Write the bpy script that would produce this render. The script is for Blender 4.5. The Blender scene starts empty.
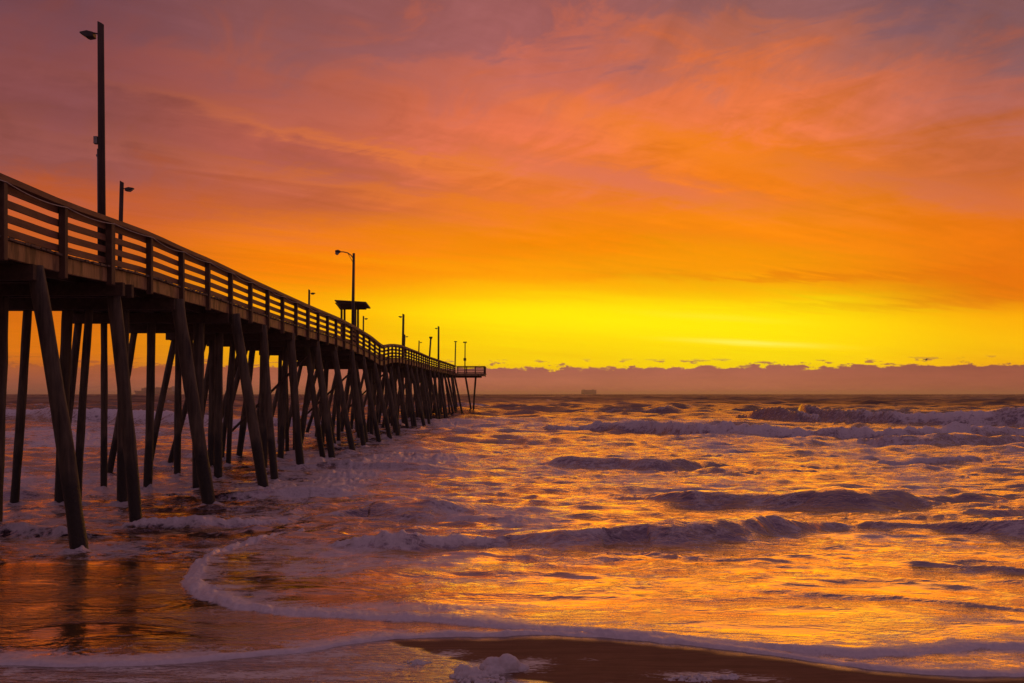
import bpy, bmesh, math, random
import numpy as np
from mathutils import Vector, Matrix

R = math.radians
random.seed(7)
rng = np.random.default_rng(11)
scene = bpy.context.scene
COL = scene.collection

# ------------------------------------------------------------------ camera
CAM_H = 3.1
HOR = 394.0                      # picture row of the horizon
cam_d = bpy.data.cameras.new('camera')
cam = bpy.data.objects.new('camera', cam_d)
COL.objects.link(cam)
cam.location = (0, 0, CAM_H)
cam.rotation_euler = (R(90), 0, 0)
cam_d.sensor_width = 36.0
cam_d.lens = 1000.0 / 1024.0 * 36.0
cam_d.shift_y = (HOR - 341.5) / 1024.0
cam_d.clip_start = 0.1
cam_d.clip_end = 80000
scene.camera = cam

# ------------------------------------------------------------------ view
scene.view_settings.view_transform = 'Standard'
scene.view_settings.look = 'None'
scene.view_settings.exposure = 0.0
scene.view_settings.gamma = 1.0
scene.view_settings.use_curve_mapping = False
scene.render.engine = 'CYCLES'
scene.cycles.use_denoising = True
scene.cycles.max_bounces = 6
scene.cycles.diffuse_bounces = 3
scene.cycles.glossy_bounces = 3

SUN_AZ, SUN_EL = 13.0, 2.0       # degrees right of the view direction, above the horizon

# ------------------------------------------------------------------ node helpers
class NT:
    def __init__(self, tree):
        self.t = tree
        tree.nodes.clear()
    def n(self, typ, **kw):
        nd = self.t.nodes.new(typ)
        for k, v in kw.items():
            setattr(nd, k, v)
        return nd
    def link(self, a, b):
        self.t.links.new(a, b)
    def set(self, sock, v):
        if isinstance(v, bpy.types.NodeSocket):
            self.link(v, sock)
        elif v is not None:
            sock.default_value = v
    def math(self, op, a, b=None, c=None, clamp=False):
        nd = self.n('ShaderNodeMath', operation=op, use_clamp=clamp)
        self.set(nd.inputs[0], a)
        if b is not None: self.set(nd.inputs[1], b)
        if c is not None: self.set(nd.inputs[2], c)
        return nd.outputs[0]
    def maprange(self, v, a, b, c=0.0, d=1.0, smooth=False):
        nd = self.n('ShaderNodeMapRange')
        nd.interpolation_type = 'SMOOTHSTEP' if smooth else 'LINEAR'
        nd.clamp = True
        self.set(nd.inputs[0], v)
        for i, q in enumerate((a, b, c, d)): self.set(nd.inputs[1 + i], q)
        return nd.outputs[0]
    def mix(self, f, a, b, mode='MIX'):
        nd = self.n('ShaderNodeMix', data_type='RGBA', blend_type=mode)
        nd.clamp_factor = True
        self.set(nd.inputs[0], f)
        self.set(nd.inputs[6], a if isinstance(a, bpy.types.NodeSocket) else tuple(a) + (1,) if len(a) == 3 else a)
        self.set(nd.inputs[7], b if isinstance(b, bpy.types.NodeSocket) else tuple(b) + (1,) if len(b) == 3 else b)
        return nd.outputs[2]
    def comb(self, x, y, z):
        nd = self.n('ShaderNodeCombineXYZ')
        for i, v in enumerate((x, y, z)): self.set(nd.inputs[i], v)
        return nd.outputs[0]
    def xyz(self, v):
        s_ = self.n('ShaderNodeSeparateXYZ'); self.link(v, s_.inputs[0]); return list(s_.outputs)
    def noise(self, vec, scale, detail=3.0, rough=0.5, dist=0.0):
        nd = self.n('ShaderNodeTexNoise')
        self.set(nd.inputs['Vector'], vec)
        nd.inputs['Scale'].default_value = scale
        nd.inputs['Detail'].default_value = detail
        nd.inputs['Roughness'].default_value = rough
        nd.inputs['Distortion'].default_value = dist
        return nd.outputs[0]
    def ramp(self, f, stops, interp='LINEAR'):
        nd = self.n('ShaderNodeValToRGB')
        cr = nd.color_ramp
        cr.interpolation = interp
        while len(cr.elements) > 1: cr.elements.remove(cr.elements[-1])
        cr.elements[0].position = stops[0][0]
        cr.elements[0].color = tuple(stops[0][1]) + (1,)
        for p, c in stops[1:]:
            e = cr.elements.new(p); e.color = tuple(c) + (1,)
        self.set(nd.inputs[0], f)
        return nd.outputs[0]

def lin(c):
    return tuple(((v / 255.0) / 12.92 if v / 255.0 < 0.04045 else ((v / 255.0 + 0.055) / 1.055) ** 2.4) for v in c)

# ------------------------------------------------------------------ sky
world = bpy.data.worlds.new('World')
scene.world = world
world.use_nodes = True
W = NT(world.node_tree)
tc = W.n('ShaderNodeTexCoord')
sep = W.n('ShaderNodeSeparateXYZ')
W.link(tc.outputs['Generated'], sep.inputs[0])
dx, dy, dz = sep.outputs
hyp = W.math('SQRT', W.math('ADD', W.math('MULTIPLY', dx, dx), W.math('MULTIPLY', dy, dy)))
tanel = W.math('DIVIDE', dz, W.math('MAXIMUM', hyp, 0.001))      # tangent of the elevation
az = W.math('ARCTAN2', dx, dy)                                    # 0 = out to sea, + = right
# cirrus layer coordinates: the direction cut with a plane overhead
zz = W.math('ADD', W.math('MAXIMUM', dz, 0.0), 0.045)
px_ = W.math('DIVIDE', dx, zz)
py_ = W.math('DIVIDE', dy, zz)
ca, sa = math.cos(R(52)), math.sin(R(52))
along = W.math('ADD', W.math('MULTIPLY', px_, sa), W.math('MULTIPLY', py_, ca))
across = W.math('SUBTRACT', W.math('MULTIPLY', px_, ca), W.math('MULTIPLY', py_, sa))
pl = W.comb(W.math('MULTIPLY', along, 0.20), W.math('MULTIPLY', across, 0.8), 0.0)
n_big = W.noise(pl, 1.1, 5, 0.55, 0.6)
pl2 = W.comb(W.math('MULTIPLY', along, 0.30), W.math('MULTIPLY', across, 1.5), 3.7)
n_fine = W.noise(pl2, 3.2, 6, 0.62, 1.0)
soft = W.noise(W.comb(px_, py_, 9.0), 0.55, 3, 0.5, 0.3)
nb = W.math('SUBTRACT', n_big, 0.5)
nf = W.math('SUBTRACT', n_fine, 0.5)
ns = W.math('SUBTRACT', soft, 0.5)
cm, sm_ = math.cos(R(-30)), math.sin(R(-30))
m_al = W.math('ADD', W.math('MULTIPLY', px_, sm_), W.math('MULTIPLY', py_, cm))
m_ac = W.math('SUBTRACT', W.math('MULTIPLY', px_, cm), W.math('MULTIPLY', py_, sm_))
mot = W.noise(W.comb(W.math('MULTIPLY', m_ac, 1.05), W.math('MULTIPLY', m_al, 0.62), 4.0), 3.6, 7, 0.62, 0.9)
nm = W.math('MULTIPLY', W.math('SUBTRACT', mot, 0.5), W.maprange(tanel, 0.10, 0.26, 0, 1, True))
warp = W.math('ADD', W.math('MULTIPLY', nb, 0.55), W.math('ADD', W.math('ADD', W.math('MULTIPLY', nf, 0.14), W.math('MULTIPLY', nm, 0.62)), W.math('MULTIPLY', ns, 0.35)))
warp = W.math('MULTIPLY', warp, W.maprange(tanel, 0.02, 0.25, 0.06, 0.75))
te = W.math('ADD', tanel, W.math('MULTIPLY', warp, W.maprange(tanel, 0.0, 0.4, 0.15, 0.55)))
f_el = W.math('MULTIPLY', te, 0.5, clamp=True)                    # ramp position = tan(el) / 2
def E(y):                                                         # picture row -> ramp position
    return max(0.0, (HOR - y) / 1000.0 * 0.5)
cols = {
 -0.42: [(E(394), (150, 82, 58)), (E(350), (225, 118, 8)), (E(300), (214, 104, 12)), (E(240), (200, 92, 40)),
         (E(170), (146, 80, 74)), (E(90), (134, 74, 74)), (E(0), (112, 68, 76)), (E(-300), (118, 80, 90)), (1.0, (118, 90, 108))],
 -0.22: [(E(394), (205, 120, 30)), (E(350), (255, 180, 0)), (E(310), (255, 158, 0)), (E(262), (248, 128, 2)),
         (E(210), (196, 98, 60)), (E(150), (180, 92, 76)), (E(90), (180, 94, 74)), (E(0), (138, 82, 82)), (E(-300), (124, 84, 92)), (1.0, (118, 90, 108))],
 0.02:  [(E(394), (250, 165, 5)), (E(360), (255, 210, 0)), (E(306), (255, 220, 0)), (E(290), (255, 184, 0)), (E(272), (253, 156, 0)), (E(240), (250, 138, 0)),
         (E(200), (236, 120, 44)), (E(110), (232, 116, 76)), (E(45), (196, 104, 86)), (E(0), (158, 92, 90)), (E(-300), (130, 90, 98)), (1.0, (118, 90, 108))],
 0.24:  [(E(394), (255, 180, 0)), (E(360), (255, 222, 0)), (E(312), (255, 222, 0)), (E(294), (255, 182, 0)), (E(276), (253, 154, 0)), (E(240), (250, 138, 0)),
         (E(190), (242, 124, 20)), (E(110), (236, 120, 68)), (E(45), (188, 106, 84)), (E(0), (148, 94, 92)), (E(-300), (128, 90, 98)), (1.0, (118, 90, 108))],
 0.47:  [(E(394), (240, 140, 20)), (E(355), (255, 186, 0)), (E(325), (255, 172, 0)), (E(304), (232, 116, 4)), (E(250), (236, 118, 8)),
         (E(200), (206, 106, 60)), (E(110), (180, 100, 84)), (E(45), (132, 88, 90)), (E(0), (112, 80, 90)), (E(-300), (112, 86, 100)), (1.0, (118, 90, 108))],
 1.2:   [(E(394), (120, 70, 66)), (E(300), (132, 78, 72)), (E(150), (104, 70, 80)), (E(0), (90, 70, 88)), (E(-300), (112, 86, 100)), (1.0, (118, 90, 108))],
}
keys = sorted(cols)
ramps = [W.ramp(f_el, [(p, lin(c)) for p, c in cols[k]], 'EASE') for k in keys]
c = ramps[0]
for i in range(1, len(keys)):
    c = W.mix(W.maprange(az, keys[i - 1], keys[i], 0, 1, True), c, ramps[i])
# the sky behind and beside the camera
back_ramp = W.ramp(f_el, [(0.0, lin((132, 98, 106))), (0.15, lin((124, 94, 110))), (1.0, lin((118, 90, 108)))])
back = W.maprange(W.math('ABSOLUTE', az), 0.75, 1.6, 0, 1, True)
c = W.mix(back, c, back_ramp)
# brightness variation of the veil
fan = W.noise(W.comb(W.math('MULTIPLY', W.math('ADD', W.math('MULTIPLY', az, 0.82), W.math('MULTIPLY', tanel, -0.57)), 30.0), W.math('MULTIPLY', W.math('ADD', W.math('MULTIPLY', az, 0.57), W.math('MULTIPLY', tanel, 0.82)), 9.0), 2.0), 1.0, 6, 0.62, 0.7)
fanm = W.math('MULTIPLY', W.maprange(tanel, 0.14, 0.28, 0, 1, True), W.maprange(az, -0.2, 0.1, 0.35, 1, True))
nm = W.math('ADD', nm, W.math('MULTIPLY', W.math('MULTIPLY', W.math('SUBTRACT', fan, 0.5), fanm), 0.42))
bright = W.math('ADD', W.math('ADD', 1.0, W.math('MULTIPLY', nm, 0.72)), W.math('ADD', W.math('MULTIPLY', nf, W.maprange(tanel, 0.02, 0.2, 0.10, 0.42)), W.math('MULTIPLY', nb, W.maprange(tanel, 0.02, 0.2, 0.2, 0.5))))
c = W.mix(1.0, c, W.comb(bright, bright, bright), 'MULTIPLY')
# brightest streak where the sun stands behind the veil
def streak(a0, t0, wa, wt, slope, nz=0.004):
    da = W.math('SUBTRACT', az, a0)
    dt = W.math('SUBTRACT', tanel, W.math('ADD', t0, W.math('MULTIPLY', da, slope)))
    dt = W.math('ADD', dt, W.math('MULTIPLY', W.math('ADD', nf, W.math('MULTIPLY', nm, 1.5)), nz))
    e = W.math('ADD', W.math('POWER', W.math('ABSOLUTE', W.math('DIVIDE', da, wa)), 2.0), W.math('POWER', W.math('ABSOLUTE', W.math('DIVIDE', dt, wt)), 2.0))
    return W.math('EXPONENT', W.math('MULTIPLY', e, -1.0))
for (a0, t0, wa, wt, sl, colr, k_) in [
    (-0.06, 0.232, 0.20, 0.0075, -0.17, (238, 126, 50), 0.65), (-0.16, 0.218, 0.15, 0.012, -0.12, (162, 88, 80), 0.3),
    (0.10, 0.213, 0.13, 0.013, -0.20, (222, 116, 88), 0.75), (0.22, 0.232, 0.15, 0.017, -0.30, (250, 132, 6), 0.75),
    (0.05, 0.178, 0.28, 0.010, -0.13, (246, 130, 22), 0.5), (0.40, 0.185, 0.15, 0.012, -0.25, (206, 110, 82), 0.5),
    (0.42, 0.084, 0.20, 0.0055, 0.01, (220, 100, 14), 0.35), (0.30, 0.112, 0.18, 0.004, -0.03, (226, 104, 6), 0.45), (-0.10, 0.13, 0.12, 0.004, -0.05, (255, 160, 0), 0.4),
    (-0.30, 0.30, 0.12, 0.02, -0.1, (160, 84, 80), 0.4)]:
    c = W.mix(W.math('MULTIPLY', streak(a0, t0, wa, wt, sl, 0.035), k_), c, lin(colr))
s1 = streak(0.235, 0.0495, 0.055, 0.0022, -0.06)
s2 = streak(0.13, 0.070, 0.24, 0.021, -0.05)
s3 = streak(0.20, 0.075, 0.06, 0.003, -0.08)
c = W.mix(W.math('MULTIPLY', s2, 0.75), c, (1.2, 0.92, 0.0))
c = W.mix(W.math('MULTIPLY', s3, 0.25), c, (1.1, 0.82, 0.05))
c = W.mix(W.math('MULTIPLY', s1, 0.9), c, (1.3, 0.95, 0.10))
# bank of low cloud along the horizon, with a ragged top and a few loose puffs
nbk = W.noise(W.comb(W.math('MULTIPLY', az, 60.0), W.math('MULTIPLY', tanel, 160.0), 0.0), 1.0, 6, 0.66)
nbk2 = W.noise(W.comb(W.math('MULTIPLY', az, 9.0), 2.0, 0.0), 1.0, 2, 0.5)
edge = W.math('ADD', 0.0265, W.math('ADD', W.math('MULTIPLY', W.math('SUBTRACT', nbk, 0.5), 0.020), W.math('MULTIPLY', W.math('SUBTRACT', nbk2, 0.5), 0.008)))
dedge = W.math('SUBTRACT', edge, tanel)
bank = W.maprange(dedge, -0.0006, 0.0010, 0, 1, True)
npf = W.noise(W.comb(W.math('MULTIPLY', az, 42.0), W.math('MULTIPLY', tanel, 190.0), 5.0), 1.0, 4, 0.6)
puff = W.maprange(npf, 0.555, 0.62, 0, 1, True)
puff = W.math('MULTIPLY', puff, W.maprange(tanel, 0.036, 0.031, 0, 0.85, True))
bank = W.math('MAXIMUM', bank, puff)
bank = W.math('MULTIPLY', bank, W.maprange(W.math('ABSOLUTE', W.math('SUBTRACT', az, 0.05)), 1.0, 1.6, 1, 0))
bcol_c = W.ramp(W.math('MULTIPLY', tanel, 30.0, clamp=True), [(0.0, lin((182, 102, 80))), (0.35, lin((180, 104, 80))), (0.7, lin((170, 98, 82))), (1.0, lin((154, 92, 80)))])
bcol_l = W.ramp(W.math('MULTIPLY', tanel, 30.0, clamp=True), [(0.0, lin((150, 88, 72))), (0.5, lin((165, 88, 58))), (1.0, lin((178, 92, 36)))])
bcol = W.mix(W.maprange(az, -0.45, -0.05, 0, 1, True), bcol_l, bcol_c)
bcol_r = W.ramp(W.math('MULTIPLY', tanel, 30.0, clamp=True), [(0.0, lin((160, 86, 66))), (0.5, lin((158, 86, 68))), (1.0, lin((144, 82, 68)))])
bcol = W.mix(W.maprange(az, 0.15, 0.5, 0, 1, True), bcol, bcol_r)
nbb = W.math('ADD', 0.76, W.math('MULTIPLY', W.noise(W.comb(W.math('MULTIPLY', az, 14.0), W.math('MULTIPLY', tanel, 110.0), 1.0), 1.0, 5, 0.65), 0.5))
bcol = W.mix(1.0, bcol, W.comb(nbb, nbb, nbb), 'MULTIPLY')
c = W.mix(bank, c, bcol)
c = W.mix(W.maprange(tanel, 0.0, -0.02, 0, 1), c, lin((120, 66, 50)))
bg = W.n('ShaderNodeBackground')
W.link(c, bg.inputs[0]); bg.inputs[1].default_value = 1.0
sky = W.n('ShaderNodeTexSky', sky_type='NISHITA')
sky.sun_disc = False
sky.sun_elevation = R(SUN_EL)
sky.sun_rotation = R(SUN_AZ)
bg2 = W.n('ShaderNodeBackground')
W.link(sky.outputs[0], bg2.inputs[0]); bg2.inputs[1].default_value = 0.0006
add = W.n('ShaderNodeAddShader')
W.link(bg.outputs[0], add.inputs[0]); W.link(bg2.outputs[0], add.inputs[1])
out = W.n('ShaderNodeOutputWorld')
W.link(add.outputs[0], out.inputs[0])

# ------------------------------------------------------------------ sun (veiled, close to setting/rising)
sd = bpy.data.lights.new('sun', 'SUN')
sd.energy = 0.27
sd.angle = R(34)
sd.color = (1.0, 0.40, 0.035)
sun = bpy.data.objects.new('sun', sd)
COL.objects.link(sun)
d = Vector((math.sin(R(SUN_AZ)) * math.cos(R(7)), math.cos(R(SUN_AZ)) * math.cos(R(7)), math.sin(R(7))))
sun.rotation_euler = d.to_track_quat('Z', 'Y').to_euler()

# ------------------------------------------------------------------ materials
def material(name):
    m = bpy.data.materials.new(name)
    m.use_nodes = True
    return m, NT(m.node_tree)

def principled(T, col, rough, bump=None, bstr=0.3, bdist=0.01, ior=None, metallic=0.0):
    p = T.n('ShaderNodeBsdfPrincipled')
    T.set(p.inputs['Base Color'], col if isinstance(col, bpy.types.NodeSocket) else tuple(col) + (1,))
    T.set(p.inputs['Roughness'], rough)
    p.inputs['Metallic'].default_value = metallic
    if ior: p.inputs['IOR'].default_value = ior
    if bump is not None:
        b = T.n('ShaderNodeBump')
        T.set(b.inputs['Strength'], bstr)
        b.inputs['Distance'].default_value = bdist
        T.link(bump, b.inputs['Height'])
        T.link(b.outputs[0], p.inputs['Normal'])
    return p

def finish(T, sh):
    o = T.n('ShaderNodeOutputMaterial')
    T.link(sh.outputs[0], o.inputs[0])

def wood_mat(name, ca_, cb_, stretch, rough=0.85, waterline=False, stain=0.0):
    m, T = material(name)
    co = T.n('ShaderNodeTexCoord').outputs['Object']
    mp = T.n('ShaderNodeMapping'); mp.inputs['Scale'].default_value = stretch
    T.link(co, mp.inputs[0])
    g = T.noise(mp.outputs[0], 9.0, 5, 0.65, 0.4)
    g2 = T.noise(co, 1.3, 3, 0.5)
    f = T.math('ADD', T.math('MULTIPLY', g, 0.7), T.math('MULTIPLY', g2, 0.3))
    col = T.mix(T.maprange(f, 0.35, 0.65), ca_, cb_)
    if stain:
        st = T.noise(mp.outputs[0], 5.0, 3, 0.5)
        col = T.mix(T.math('MULTIPLY', T.maprange(st, 0.5, 0.62), stain), col, tuple(v * 0.25 for v in ca_))
    if waterline:
        s = T.n('ShaderNodeSeparateXYZ')
        T.link(T.n('ShaderNodeNewGeometry').outputs['Position'], s.inputs[0])
        h = T.math('ADD', s.outputs[2], T.math('MULTIPLY', T.noise(co, 2.2, 3), 0.8))
        wet = T.maprange(h, 2.2, 1.7, 0, 1, True)
        col = T.mix(wet, col, (0.018, 0.014, 0.010))
        rg = T.maprange(wet, 0, 1, rough, 0.55)
        g3 = T.noise(co, 16.0, 4, 0.7)
        hh = T.math('ADD', T.math('MULTIPLY', g, 1.0), T.math('MULTIPLY', T.math('MULTIPLY', g3, wet), 2.0))
        p = principled(T, col, rg, hh, 0.8, 0.02)
    else:
        p = principled(T, col, rough, g, 0.5, 0.006)
    finish(T, p)
    return m

M = {}
M['pile'] = wood_mat('pile_wood', (0.030, 0.022, 0.016), (0.145, 0.11, 0.072), (1, 1, 0.08), 0.8, waterline=True)
M['beam'] = wood_mat('beam_wood', (0.045, 0.028, 0.018), (0.10, 0.065, 0.04), (1, 0.1, 1))
M['fascia'] = wood_mat('fascia_wood', (0.24, 0.13, 0.06), (0.44, 0.26, 0.12), (1, 0.9, 0.22), 0.7, stain=0.7)
M['rail'] = wood_mat('rail_wood', (0.13, 0.055, 0.03), (0.29, 0.14, 0.075), (1, 0.08, 1), 0.75)
M['post'] = wood_mat('post_wood', (0.055, 0.03, 0.018), (0.15, 0.085, 0.05), (1, 1, 0.1), 0.8)
M['deck'] = wood_mat('deck_wood', (0.08, 0.055, 0.04), (0.2, 0.14, 0.1), (0.1, 1, 1))
M['lamp_pole'] = wood_mat('lamp_pole_wood', (0.03, 0.02, 0.018), (0.08, 0.05, 0.04), (1, 1, 0.1), 0.8)
def plain(name, col, rough, metallic=0.0):
    m, T = material(name)
    n = T.noise(T.n('ShaderNodeTexCoord').outputs['Object'], 6.0, 4, 0.6)
    cc = T.mix(T.maprange(n, 0.3, 0.7), tuple(v * 0.75 for v in col), tuple(min(1, v * 1.2) for v in col))
    finish(T, principled(T, cc, rough, n, 0.15, 0.004, metallic=metallic))
    return m
M['metal'] = plain('dark_metal', (0.07, 0.06, 0.06), 0.5, 0.6)
M['galv'] = plain('grey_metal', (0.22, 0.21, 0.21), 0.45, 0.7)
M['lens'] = plain('lamp_lens', (0.35, 0.34, 0.32), 0.25)
M['rope'] = plain('pale_cable', (0.55, 0.5, 0.47), 0.6)
M['roofing'] = plain('roof_boards', (0.12, 0.08, 0.06), 0.8)
M['hull'] = plain('ship_hull', (0.26, 0.16, 0.15), 0.6)
M['cargo'] = plain('ship_cargo', (0.38, 0.23, 0.19), 0.7)
M['superstructure'] = plain('ship_white', (0.5, 0.48, 0.45), 0.6)
M['feather'] = plain('gull_feather', (0.35, 0.33, 0.33), 0.8)

# ------------------------------------------------------------------ mesh builder
class MB:
    def __init__(self): self.v = []; self.f = []; self.smooth = False
    def add(self, vs, fs):
        o = len(self.v)
        self.v += [tuple(v) for v in vs]
        self.f += [tuple(i + o for i in f) for f in fs]
        return self
    def box(self, x0, x1, y0, y1, z0, z1, b=0.0):
        vs = [(x0,y0,z0),(x1,y0,z0),(x1,y1,z0),(x0,y1,z0),(x0,y0,z1),(x1,y0,z1),(x1,y1,z1),(x0,y1,z1)]
        return self.add(vs, [(3,2,1,0),(4,5,6,7),(0,1,5,4),(1,2,6,5),(2,3,7,6),(3,0,4,7)])
    def strip(self, pts, w, t, updir=(0, 0, 1)):
        """box section w (sideways, X) by t (up, Z) swept along pts"""
        vs = []
        for p in pts:
            for (a, b) in ((-1, -1), (1, -1), (1, 1), (-1, 1)):
                vs.append((p[0] + a * w / 2, p[1], p[2] + b * t / 2))
        fs = []
        for i in range(len(pts) - 1):
            o = i * 4
            for k in range(4):
                k2 = (k + 1) % 4
                fs.append((o + k, o + 4 + k, o + 4 + k2, o + k2))
        fs.append((0, 1, 2, 3)); e = (len(pts) - 1) * 4; fs.append((e + 3, e + 2, e + 1, e))
        return self.add(vs, fs)
    def tube(self, pts, radii, n=12, wob=0.0, cut=None):
        vs = []
        pts = [Vector(p) for p in pts]
        for i, p in enumerate(pts):
            a = pts[max(0, i - 1)]; b = pts[min(len(pts) - 1, i + 1)]
            dd = (b - a).normalized()
            ref = Vector((0, 1, 0)) if abs(dd.y) < 0.8 else Vector((1, 0, 0))
            u = dd.cross(ref).normalized(); w = dd.cross(u)
            r = radii[i] if hasattr(radii, '__len__') else radii
            for k in range(n):
                t = 2 * math.pi * k / n
                rr = r * (1 + (wob * (random.random() - 0.5) if wob else 0))
                q = p + u * (rr * math.cos(t)) + w * (rr * math.sin(t))
                if cut and i == len(pts) - 1: q.z -= cut * (q.x - p.x)
                vs.append(q)
        fs = []
        for i in range(len(pts) - 1):
            for k in range(n):
                k2 = (k + 1) % n
                fs.append((i * n + k, i * n + k2, (i + 1) * n + k2, (i + 1) * n + k))
        fs.append(tuple(range(n - 1, -1, -1)))
        fs.append(tuple((len(pts) - 1) * n + k for k in range(n)))
        return self.add(vs, fs)
    def build(self, name, mat, parent=None, smooth=False, bevel=0.0):
        me = bpy.data.meshes.new(name)
        me.from_pydata(self.v, [], self.f)
        if smooth:
            me.polygons.foreach_set('use_smooth', [True] * len(me.polygons))
        me.materials.append(M[mat] if isinstance(mat, str) else mat)
        me.update()
        o = bpy.data.objects.new(name, me)
        COL.objects.link(o)
        if parent is not None: o.parent = parent
        if bevel:
            bm_ = o.modifiers.new('bevel', 'BEVEL'); bm_.width = bevel; bm_.segments = 1; bm_.limit_method = 'ANGLE'
        return o

def empty(name, loc, label, cat, group=None):
    o = bpy.data.objects.new(name, None)
    o.empty_display_size = 0.2
    COL.objects.link(o); o.location = loc
    tag(o, label, cat, group)
    return o
def tag(o, label, cat, group=None):
    o['label'] = label; o['category'] = cat
    if group: o['group'] = group

# ------------------------------------------------------------------ numpy noise
PERM = rng.random((512, 512))
def vnoise(x, y, seed=0):
    x = x + seed * 17.31; y = y + seed * 9.77
    xi = np.floor(x); yi = np.floor(y)
    fx = x - xi; fy = y - yi
    fx = fx * fx * fx * (fx * (fx * 6 - 15) + 10); fy = fy * fy * fy * (fy * (fy * 6 - 15) + 10)
    xi = xi.astype(np.int64) % 512; yi = yi.astype(np.int64) % 512
    x1 = (xi + 1) % 512; y1 = (yi + 1) % 512
    a = PERM[yi, xi]; b = PERM[yi, x1]; c_ = PERM[y1, xi]; d_ = PERM[y1, x1]
    return (a * (1 - fx) + b * fx) * (1 - fy) + (c_ * (1 - fx) + d_ * fx) * fy
def fbm(x, y, octs=4, seed=0, gain=0.5):
    s = 0; a = 1; t = 0
    for i in range(octs):
        s = s + a * (vnoise(x, y, seed + i) - 0.5); t += a; a *= gain
        x = x * 2.03 + 3.1; y = y * 2.03 + 1.7
    return s / t * 2
def sst(x, a, b):
    t = np.clip((x - a) / (b - a), 0, 1); return t * t * (3 - 2 * t)

def ground(px, py):              # a photo pixel on the water plane -> world X, Y
    Y = CAM_H * 1000.0 / (py - HOR); return (px - 512) / 1000.0 * Y, Y

# ------------------------------------------------------------------ pier lines (needed by the water round the piles)
XN, XF = -9.2, -14.2                      # near (right) and far (left) edge of the deck
YS, YE = 9.0, 148.0
def shift(y): return float(np.interp(y, [110, 148], [0.0, 1.0]))  # the pier bends slightly right towards its head
BENTS = [14.6, 19.4, 23.4, 27.6, 32.6, 37.2, 42.0, 47.6, 52.5]
while BENTS[-1] < YE - 4: BENTS.append(BENTS[-1] + 4.88)
first = {   # bents close to the camera, piles as (x at top, x at water, radius)
 1: [(-9.25, -8.42, .175), (-10.75, -10.7, .18), (-13.7, -14.6, .16)],
 2: [(-9.35, -8.82, .165), (-11.95, -12.15, .20), (-14.0, -14.9, .15)],
 3: [(-9.25, -8.35, .20), (-12.25, -12.45, .165), (-13.35, -13.75, .13), (-10.72, -10.75, .16)],
 4: [(-9.05, -8.1, .19), (-11.75, -11.9, .15), (-10.2, -10.2, .20), (-14.1, -14.7, .14)],
 5: [(-9.25, -8.7, .15), (-10.9, -10.85, .17), (-14.0, -15.2, .14), (-12.4, -12.4, .14)],
 6: [(-9.3, -8.95, .19), (-10.4, -10.4, .2), (-12.6, -12.6, .15), (-14.1, -15.1, .15)],
}
SPECS = []
prs = random.Random(5); ru = prs.uniform
for bi, yb in enumerate(BENTS):
    if bi in first: spec = list(first[bi])
    else:
        spec = [(XN - 0.08 + ru(-.15, .1), XN + 0.85 + ru(-.45, .3), ru(.155, .19)), (XN - 1.5 + ru(-.5, .5), XN - 1.5 + ru(-.6, .6), ru(.14, .18)),
                (XF + 1.7 + ru(-.5, .5), XF + 1.6 + ru(-.6, .6), ru(.14, .17)), (XF + 0.15 + ru(-.15, .15), XF - 1.2 + ru(-.5, .5), ru(.14, .165))]
        if bi % 2 == 0 and yb > 45: spec.append((XN - 2.3, XN - 2.2 + ru(-.5, .5), .16))
        if bi % 3 == 1 and yb > 35: spec.append((XN - 0.6, XN + 0.15, .15))
    if bi in (3, 5, 6, 8): spec.append((XN - 2.6 + ru(-.3, .3), XN - 2.5 + ru(-.4, .4), .12))
    if bi in (4, 7, 9): spec.append((XF + .9, XF + 0.7 + ru(-.3, .3), .12))
    if bi in (6, 7): spec.append((XF + 1.4, XF - 0.5 + ru(-.3, .3), .13))
    SPECS.append([(a, b, r, ru(-.03, .03), ru(-.45, .45)) for a, b, r in spec] if bi not in (1, 2, 3, 4) else [(a, b, r, 0.0, 0.0) for a, b, r in spec])
WATERPILES = [(b + shift(y), y + yo + dy, r) for y, sp_ in zip(BENTS, SPECS) for a, b, r, yo, dy in sp_ if y < 75]

# ------------------------------------------------------------------ the shore lines
E1_px = [(-900, 668), (-300, 668), (-60, 667), (0, 666), (60, 667), (130, 666), (200, 662), (262, 656), (300, 654), (345, 645), (380, 640), (430, 637),
         (500, 636), (560, 635.5), (620, 639), (680, 645), (740, 652), (800, 660), (860, 668), (920, 675), (980, 677), (1040, 676), (1100, 678), (1300, 684), (1900, 690)]
E1 = np.array([ground(*p) for p in E1_px]); E1 = E1[np.argsort(E1[:, 0])]
E2_px = [(420, 520), (340, 530), (285, 537), (245, 545), (214, 555), (196, 566), (187, 578), (190, 589), (205, 601), (238, 611), (290, 617.5), (350, 620.5),
         (420, 622), (500, 628), (560, 632), (620, 636.5), (680, 641.5), (740, 647), (800, 652), (860, 658), (920, 655), (980, 650), (1060, 652), (1300, 660), (1900, 664)]
E2 = np.array([ground(*p) for p in E2_px])

def seg_dist(X, Y, poly):
    dmin = np.full(X.shape, 1e9)
    for i in range(len(poly) - 1):
        ax, ay = poly[i]; bx, by = poly[i + 1]
        vx, vy = bx - ax, by - ay
        t = np.clip(((X - ax) * vx + (Y - ay) * vy) / (vx * vx + vy * vy), 0, 1)
        dd = np.hypot(X - ax - t * vx, Y - ay - t * vy)
        dmin = np.minimum(dmin, dd)
    return dmin
def inside(X, Y, poly):
    r = np.zeros(X.shape, bool)
    n = len(poly)
    for i in range(n):
        ax, ay = poly[i]; bx, by = poly[(i + 1) % n]
        if ay == by: continue
        cnd = ((ay > Y) != (by > Y)) & (X < (bx - ax) * (Y - ay) / (by - ay) + ax)
        r ^= cnd
    return r
E2_closed = np.vstack([E2, [[60, 60], [-2, 60]]])

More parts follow.
